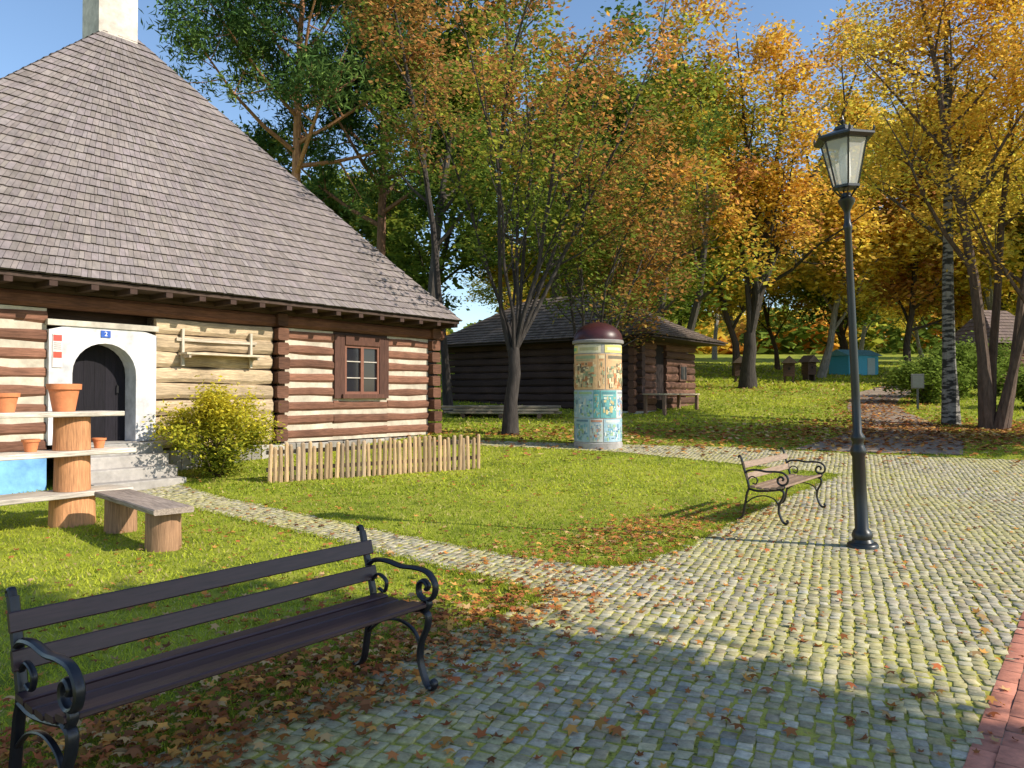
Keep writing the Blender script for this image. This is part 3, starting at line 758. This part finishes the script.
for lv in range(3):
    for i in range(5):
        o_=rnd.uniform(-.3,.3); b.box(-1.7+o_,1.6+o_,-.6+i*.24,-.6+i*.24+.21,.10+lv*.09,.17+lv*.09,jc((.34,.28,.22),.3),bev=.01)
b.build('planks',[M_wood],e)
for x in (-1.2,0,1.2):
    b=MB(); b.box(x-.06,x+.06,-.6,.6,-.08,.098,(.15,.1,.07)); b.build('bearer',[M_wood],e)

# ------------------------------------------------------------------ picket fence
FA=(-4.25,13.15); FB=(-0.62,14.6)
def fence(name,label,a,b_,seed,hh=.64):
    r=random.Random(seed); dx=b_[0]-a[0]; dy=b_[1]-a[1]; L=math.hypot(dx,dy); an=math.atan2(dy,dx)
    e=thing(name,(a[0],a[1],0),an,label,'fence',None)
    n=int(L/.094)
    for i in range(n):
        pk=MB()
        x=(i+.5)*L/n+r.gauss(0,.005); yy=a[1]+dy*x/L; z0=tz(yy); h=hh+r.uniform(-.05,.05); w=r.uniform(.034,.044)
        c=jc(r.choice([(.42,.28,.155),(.46,.31,.17),(.38,.27,.17)]),.28,r)
        lx=r.gauss(0,.02)*h; ly=r.gauss(0,.02)*h
        pk.tube([(x,-.05,z0-.05),(x+lx*.5,-.05+ly*.5,z0+h*.5),(x+lx*.95,-.05+ly,z0+h-.03),(x+lx,-.05+ly,z0+h)],[w*1.02,w,w*.95,w*.55],7,c,0,(1.0,.72))
        pk.build('picket',[M_woodv],e)
    for hz in (.18,.48):
        rl=MB()
        rl.add([(0,.0,tz(a[1])+hz),(L,.0,tz(b_[1])+hz),(L,.04,tz(b_[1])+hz),(0,.04,tz(a[1])+hz),(0,.0,tz(a[1])+hz+.07),(L,.0,tz(b_[1])+hz+.07),(L,.04,tz(b_[1])+hz+.07),(0,.04,tz(a[1])+hz+.07)],
               [(3,2,1,0),(4,5,6,7),(0,1,5,4),(1,2,6,5),(2,3,7,6),(3,0,4,7)],(.28,.21,.14))
        rl.build('rail',[M_wood],e)
fence('picket_fence','low fence of uneven weathered pickets in front of the log house',FA,FB,1)

# ------------------------------------------------------------------ park benches
def smooth_path(pts,n=6):
    out=[]; P=[Vector(p) for p in pts]
    for i in range(len(P)-1):
        p0=P[max(i-1,0)];p1=P[i];p2=P[i+1];p3=P[min(i+2,len(P)-1)]
        for k in range(n):
            t=k/n; out.append(.5*((2*p1)+(-p0+p2)*t+(2*p0-5*p1+4*p2-p3)*t*t+(-p0+3*p1-3*p2+p3)*t**3))
    out.append(P[-1]); return out
def bench(loc,rz,label,slatc,ironc,L=1.80):
    e=thing('park_bench',loc,rz,label,'bench','cast iron park benches')
    for sx in (-1,1):
        b=MB(); X=sx*(L/2-.03)
        def c(pts,r=.016,ell=(1.35,.85)):
            b.tube(smooth_path([(X,y,z) for y,z in pts]),r,8,ironc,0,ell)
        c([(.30,0.012),(.245,.06),(.215,.20),(.19,.34),(.165,.42),(.185,.52),(.220,.64),(.250,.75),(.262,.79)],.018)
        c([(.262,.79),(.276,.815),(.294,.805),(.290,.785)],.013)
        c([(.33,.012),(.30,.012),(.275,.03)],.016)
        c([(.17,.405),(.06,.385),(-.08,.395),(-.22,.418)],.017)
        c([(-.22,.418),(-.262,.395),(-.258,.33),(-.215,.24),(-.205,.15),(-.235,.06),(-.27,.014),(-.305,.016),(-.312,.04),(-.295,.05)],.018)
        c([(.212,.60),(.16,.635),(.06,.645),(-.06,.630),(-.17,.635),(-.262,.622),(-.315,.565),(-.302,.50),(-.245,.474),(-.198,.50),(-.196,.55),(-.232,.575),(-.262,.552),(-.25,.53)],.016)
        c([(-.262,.482),(-.272,.45),(-.245,.415)],.016)
        c([(.19,.50),(.13,.56),(.06,.53),(.075,.47),(.12,.48)],.010)
        c([(.205,.22),(.10,.30),(-.04,.33),(-.16,.29),(-.21,.20)],.010)
        b.build('side_frame',[M_iron],e,smooth=True)
    s=MB()
    ys=[(-.235,.432),(-.150,.412),(-.062,.402),(.027,.404),(.112,.416)]
    for y,z in ys:
        s.box(-L/2,L/2,-.036,.036,-.012,.014,jc(slatc,.12),0,mat=Matrix.Translation((0,y,z+.016))@Matrix.Rotation(.08 if y>-.1 else -.08 if y<-.2 else 0,4,'X'),bev=.006)
    s.build('seat',[M_benchwood],e)
    s=MB()
    for y,z in ((.183,.560),(.218,.700)):
        s.box(-L/2,L/2,-.011,.011,-.040,.040,jc(slatc,.1),0,mat=Matrix.Translation((0,y,z))@Matrix.Rotation(-.25,4,'X'),bev=.005)
    s.build('backrest',[M_benchwood],e)
    return e
bench((-1.205,3.55,0.02),ANG+.015,'dark brown slatted bench with black scrolled iron arms beside leafy grass',(.050,.024,.026),(.010,.010,.014),1.86)
bench((3.62,10.15,0.02),ANG+.03,'weathered brown slatted bench with black scrolled iron arms on the cobbles',(.28,.19,.13),(.012,.011,.011))

# ------------------------------------------------------------------ street lamp
LP=thing('street_lamp',(3.66,7.95,0.01),0,'tall black iron lamp post with tapered glass lantern on cobbles','street lamp',rot=(0,math.radians(-2.8),0.3))
IC=(.010,.012,.012)
b=MB()
b.lathe([(.155,-.02),(.155,.03),(.14,.05),(.11,.06),(.095,.09),(.105,.13),(.09,.17),(.068,.20),(.063,.95),(.078,.98),(.078,1.02),(.06,1.06),(.054,1.10),(.070,1.13),(.070,1.16),(.045,1.20),
         (.042,1.6),(.038,2.6),(.034,3.30),(.045,3.33),(.045,3.36),(.034,3.39),(.031,3.50),(.045,3.54),(.08,3.60),(.085,3.63),(.05,3.66),(.045,3.70)],20,(0,0,0),IC)
b.build('post',[M_iron],LP,smooth=True)
b=MB()
for k in range(6):
    a=2*math.pi*k/6
    b.tube([(.05*math.cos(a),.05*math.sin(a),3.66),(.13*math.cos(a),.13*math.sin(a),3.76)],.008,5,IC)
    b.tube([(.125*math.cos(a),.125*math.sin(a),3.77),(.235*math.cos(a),.235*math.sin(a),4.25)],.010,5,IC)
    b.tube([(.29*math.cos(a),.29*math.sin(a),4.27),(.305*math.cos(a),.305*math.sin(a),4.31),(.30*math.cos(a),.30*math.sin(a),4.345)],[.016,.012,.003],5,IC)
b.lathe([(.10,3.745),(.14,3.75),(.14,3.775),(.10,3.78)],6,(0,0,0),IC)
b.lathe([(.20,4.22),(.26,4.23),(.31,4.255),(.31,4.275),(.285,4.285),(.20,4.315),(.12,4.345),(.10,4.36),(.10,4.385),(.05,4.40),(.018,4.42),(.028,4.445),(.010,4.47),(.003,4.51),(.001,4.515)],6,(0,0,0),IC)
b.build('lantern_frame',[M_iron],LP)
b=MB()
for k in range(6):
    a=2*math.pi*k/6; c_=2*math.pi*(k+1)/6
    b.add([(.125*math.cos(a),.125*math.sin(a),3.77),(.125*math.cos(c_),.125*math.sin(c_),3.77),(.23*math.cos(c_),.23*math.sin(c_),4.23),(.23*math.cos(a),.23*math.sin(a),4.23)],[(0,1,2,3)],(1,1,1))
b.build('lamp_glass',[M_lglass],LP)
b=MB(); b.lathe([(.03,3.78),(.04,3.80),(.055,3.9),(.055,4.12),(.03,4.22)],10,(0,0,0),(.75,.74,.70)); b.build('bulb',[M_paint],LP,smooth=True)

# ------------------------------------------------------------------ advertising column
AC=thing('advertising_column',(1.98,17.5,tz(17.5)),-1.75,'round advertising column covered in posters with dark red domed cap','advertising column')
b=MB(); b.lathe([(.56,-.1),(.56,.10),(.54,.11),(.54,2.34)],40,(0,0,0),(.36,.34,.32)); b.build('drum',[M_plaster],AC,smooth=True)
b=MB(); b.lathe([(.54,2.35),(.585,2.36),(.59,2.38),(.59,2.42),(.57,2.44)],40,(0,0,0),(.25,.23,.22)); b.build('rim',[M_paint],AC,smooth=True)
b=MB(); b.lathe([(.565,2.43),(.565,2.48),(.54,2.58),(.47,2.68),(.36,2.77),(.22,2.83),(.10,2.855),(.05,2.86),(.03,2.88),(.001,2.89)],40,(0,0,0),(.050,.012,.012)); b.build('cap',[M_cap],AC,smooth=True)
rr=random.Random(5)
SCH={'warm':((.60,.38,.20),[(.66,.46,.25),(.18,.15,.10),(.50,.21,.09),(.30,.34,.2),(.70,.56,.34)]),
     'cream':((.62,.56,.40),[(.58,.28,.14),(.25,.3,.25),(.64,.52,.34),(.45,.4,.22)]),
     'blue':((.34,.48,.56),[(.14,.33,.44),(.26,.44,.44),(.60,.62,.57),(.12,.22,.3),(.32,.45,.27)]),
     'teal':((.15,.38,.38),[(.6,.65,.58),(.1,.25,.28),(.55,.45,.22)]),
     'yellow':((.68,.6,.2),[(.2,.4,.18),(.7,.66,.45)]),
     'white':((.56,.58,.56),[(.3,.3,.32),(.22,.37,.52),(.52,.26,.18),(.40,.48,.36)])}
def curved(b,R,a0,a1,z0,z1,col):
    m_=max(1,int((a1-a0)/.1)+1); V=[];F=[]
    for i in range(m_+1):
        t=a0+(a1-a0)*i/m_; V+=[(R*math.cos(t),R*math.sin(t),z0),(R*math.cos(t),R*math.sin(t),z1)]
    for i in range(m_): F.append((2*i,2*i+2,2*i+3,2*i+1))
    b.add(V,F,col)
for z0,z1,opts,wr in [(.13,.66,('white','blue','blue'),(.6,1.0)),(.67,1.30,('blue','white','teal'),(.7,1.1)),(1.31,2.12,('warm','warm','warm','cream'),(.9,1.3)),(2.13,2.32,('yellow','cream'),(.9,1.2))]:
    a=rr.uniform(0,.5); end=a+2*math.pi-.03
    while a<end-.25:
        w=min(rr.uniform(*wr),end-a); b=MB()
        zz0=z0+rr.uniform(0,.01); zz1=z1-rr.uniform(0,.01); R=.5445+rr.uniform(0,.003)
        sc=rr.choice(opts); base,acc=SCH[sc]; curved(b,R,a,a+w,zz0,zz1,base)
        h=zz1-zz0
        if h>.3:
            for k in range(int(50*w*h/.6)+10):
                pw=rr.uniform(.03,.17)*w; ph=rr.uniform(.03,.16)*h
                pa=a+rr.uniform(.04*w,.96*w-pw); pz=rr.uniform(zz0+h*.03,zz1-h*.22-ph)
                curved(b,R+.002+k*.0001,pa,pa+pw,pz,pz+ph,jc(rr.choice(acc),.25,rr))
            z=zz1-h*.05
            curved(b,R+.002,a+w*.08,a+w*.92,z-h*.09,z,rr.choice(acc)); curved(b,R+.002,a+w*.15,a+w*.75,z-h*.14,z-h*.11,rr.choice(acc))
        else:
            curved(b,R+.002,a+w*.1,a+w*.9,zz0+h*.3,zz0+h*.7,rr.choice(acc))
        b.build('poster',[M_paint],AC); a+=w+.01

# ------------------------------------------------------------------ plank bench on stumps
def stump(mb,x,y,z0,z1,r,col):
    n=16; ph=rnd.random()*6; vs=[];fs=[]
    rr=[r*(1+.05*math.sin(3*k*2*math.pi/n+ph)+rnd.uniform(-.02,.02)) for k in range(n)]
    for z,s in ((z0,1.03),((z0+z1)/2,1.0),(z1-.01,.99),(z1,.95)):
        for k in range(n): a=2*math.pi*k/n; vs.append((x+rr[k]*s*math.cos(a),y+rr[k]*s*math.sin(a),z))
    for i in range(3):
        for k in range(n): fs.append((i*n+k,i*n+(k+1)%n,(i+1)*n+(k+1)%n,(i+1)*n+k))
    mb.add(vs,fs,col,0); mb.add(vs[3*n:],[tuple(range(n))],(.5,.36,.2),0)
pb=thing('plank_bench',(-4.10,8.42,0),math.atan2(-1.25,1.2),'rough plank bench resting on two short log stumps','bench')
b=MB(); b.box(-1.02,.98,-.20,.20,.395,.455,(.33,.26,.21),bev=.012); b.build('seat',[M_wood],pb)
for x in (-.72,.70):
    b=MB(); stump(b,x,0,-.03,.393,.17,(.32,.18,.10)); b.build('leg',[M_woodv],pb,smooth=True)
SX,SY=-5.44,9.40; AN2=math.atan2(.83,.55)
ts=thing('plank_shelf',(SX,SY,0),AN2,'three-tier outdoor plank shelf on stacked log sections','shelf')
segs=[(-.03,.36,.25),(.425,.86,.20),(.925,1.335,.205)]
for x in (0,-2.4):
    b=MB()
    for z0,z1,r in segs: stump(b,x,0,z0,z1,r,jc((.50,.24,.11),.15))
    b.build('leg',[M_woodv],ts,smooth=True)
for z,x1 in ((.362,.62),(.862,.66),(1.337,.50)):
    b=MB(); b.box(-2.9,x1,-.29,.26,z,z+.06,jc((.55,.48,.40)),bev=.008); b.build('plank',[M_wood],ts)
def pot(x,y,z,s,label='plain terracotta flower pot on the plank shelf',tall=1.0):
    e=thing('flower_pot',(x,y,z),rnd.random(),label,'flower pot','terracotta pots on the plank shelf'); t=s*tall
    b=MB(); b.lathe([(.62*s,0),(.86*s,1.20*t),(.98*s,1.20*t),(1.0*s,1.50*t),(.90*s,1.51*t),(.88*s,1.34*t),(.05*s,1.32*t)],24,(0,0,0),(.62,.22,.09)); b.build('body',[M_terra],e,smooth=True)
    b=MB(); b.lathe([(.86*s,1.325*t),(.80*s,1.35*t),(.3*s,1.38*t),(.01,1.38*t)],16,(0,0,0),(.06,.04,.03)); b.build('soil',[M_terra],e)
def sh(x,y): return (SX+x*math.cos(AN2)-y*math.sin(AN2), SY+x*math.sin(AN2)+y*math.cos(AN2))
p=sh(-.10,.0); pot(p[0],p[1],1.398,.195,label='large terracotta pot on the top plank above the log',tall=1.15)
p=sh(-.75,.0); pot(p[0],p[1],1.398,.15,label='smaller terracotta pot further along the top plank')
p=sh(.36,.05); pot(p[0],p[1],.923,.085)
p=sh(-.45,.05); pot(p[0],p[1],.923,.10)

# ------------------------------------------------------------------ distant small things
def hive(loc,label):
    e=thing('log_beehive',loc,rnd.uniform(-.4,.4),label,'beehive','small wooden beehives on the lawn')
    b=MB()
    for i in range(5): b.box(-.30,.30,-.28,.28,.35+i*.15,.35+i*.15+.14,jc((.09,.05,.035),.2))
    b.box(-.05,.05,-.29,-.281,.7,.85,(.01,.01,.01)); b.build('body',[M_wood],e)
    b=MB(); b.add([(-.44,-.46,1.08),(.44,-.46,1.08),(.44,.46,1.08),(-.44,.46,1.08),(0,-.46,1.5),(0,.46,1.5)],[(0,4,5,3),(1,2,5,4),(0,1,4),(2,3,5),(3,2,1,0)],(.12,.085,.065)); b.build('roof',[M_shingle],e)
    for sx in (-.22,.22):
        b=MB(); b.box(sx-.05,sx+.05,-.22,.22,-.1,.348,(.08,.05,.035)); b.build('leg',[M_woodv],e)
    return e
h0=hive((12.9,43,tz(43)),'dark log beehive with little gabled roof on the lawn')
for x,y in ((15.5,42.5),(17.4,44.5),(10.2,45)): copy_thing(h0,(x,y,tz(y)),rnd.uniform(-.4,.4))
e=thing('blue_cabin',(23.4,52,tz(52)),.35,'small turquoise painted wooden cabin beyond the lawn','cabin')
b=MB()
for i in range(9): b.box(-1.3+i*.285,-1.3+i*.285+.28,-.9,.9,-.1,1.25,jc((.07,.40,.60),.15))
b.build('wall',[M_paint],e)
b=MB(); b.add([(-1.5,-1.1,1.25),(1.5,-1.1,1.25),(1.5,1.1,1.25),(-1.5,1.1,1.25),(-1.5,0,1.7),(1.5,0,1.7)],[(0,1,5,4),(2,3,4,5),(1,2,5),(3,0,4),(3,2,1,0)],(.15,.38,.48)); b.build('roof',[M_shingle],e)
b=MB(); b.box(.3,.95,-.93,-.903,-.05,1.1,(.4,.5,.52)); b.build('door',[M_paint],e)
e=thing('wooden_shelter',(24.5,38.5,tz(38.5)),.3,'small dark wooden shelter with steep shingled roof','shelter')
b=MB()
for i in range(8): b.log(-1.4,1.4,-1.2,.15+i*.25,.2,.24,jc((.14,.07,.045),.3))
b.box(-1.3,1.3,-1.1,1.2,-.1,2.1,(.06,.035,.025)); b.build('wall',[M_wood],e)
b=MB(); hip_roof(b,-1.9,1.9,-1.7,1.7,(-.8,0),(.8,0),2.1,3.9,.1,.22,.15,(.17,.12,.1),random.Random(8)); b.build('roof',[M_shingle],e)
e=thing('information_box',(14.1,26.4,tz(26.4)),-.4,'small grey metal information box on a post','sign')
b=MB(); b.box(-.20,.20,-.06,.06,.75,1.25,(.22,.22,.22),bev=.01); b.box(-.16,.16,-.066,-.061,.80,1.2,(.28,.29,.28)); b.build('panel',[M_paint],e)
b=MB(); b.box(-.035,.035,-.03,.03,-.1,.748,(.12,.12,.12)); b.build('post',[M_paint],e)

# ------------------------------------------------------------------ light, sky, camera
EL=36.0
w=bpy.data.worlds.new('World'); scene.world=w; w.use_nodes=True
nt=w.node_tree; bg=nt.nodes['Background']; sk=nt.nodes.new('ShaderNodeTexSky'); sk.sky_type='NISHITA'; sk.sun_disc=False
sk.sun_elevation=math.radians(EL); sk.sun_rotation=math.radians(110); sk.air_density=1.0; sk.dust_density=0.3; sk.ozone_density=1.5
hs=nt.nodes.new('ShaderNodeHueSaturation'); hs.inputs['Saturation'].default_value=1.05; hs.inputs['Value'].default_value=1.1
nt.links.new(sk.outputs[0],hs.inputs['Color']); nt.links.new(hs.outputs[0],bg.inputs['Color']); bg.inputs['Strength'].default_value=0.19
sl=bpy.data.lights.new('sun','SUN'); sl.energy=6.4; sl.angle=math.radians(.53); sl.color=(1,.92,.79)
so=bpy.data.objects.new('sun',sl); coll.objects.link(so)
v=Vector((-math.cos(math.radians(EL)),0.30,-math.sin(math.radians(EL)))); so.rotation_euler=v.to_track_quat('-Z','Y').to_euler()
cd=bpy.data.cameras.new('camera'); cd.sensor_width=36; cd.lens=26.7; cd.clip_end=3000; cd.clip_start=.05
co=bpy.data.objects.new('camera',cd); coll.objects.link(co); co.location=(0,0,1.6); co.rotation_euler=(math.radians(90.83),0,0)
scene.camera=co
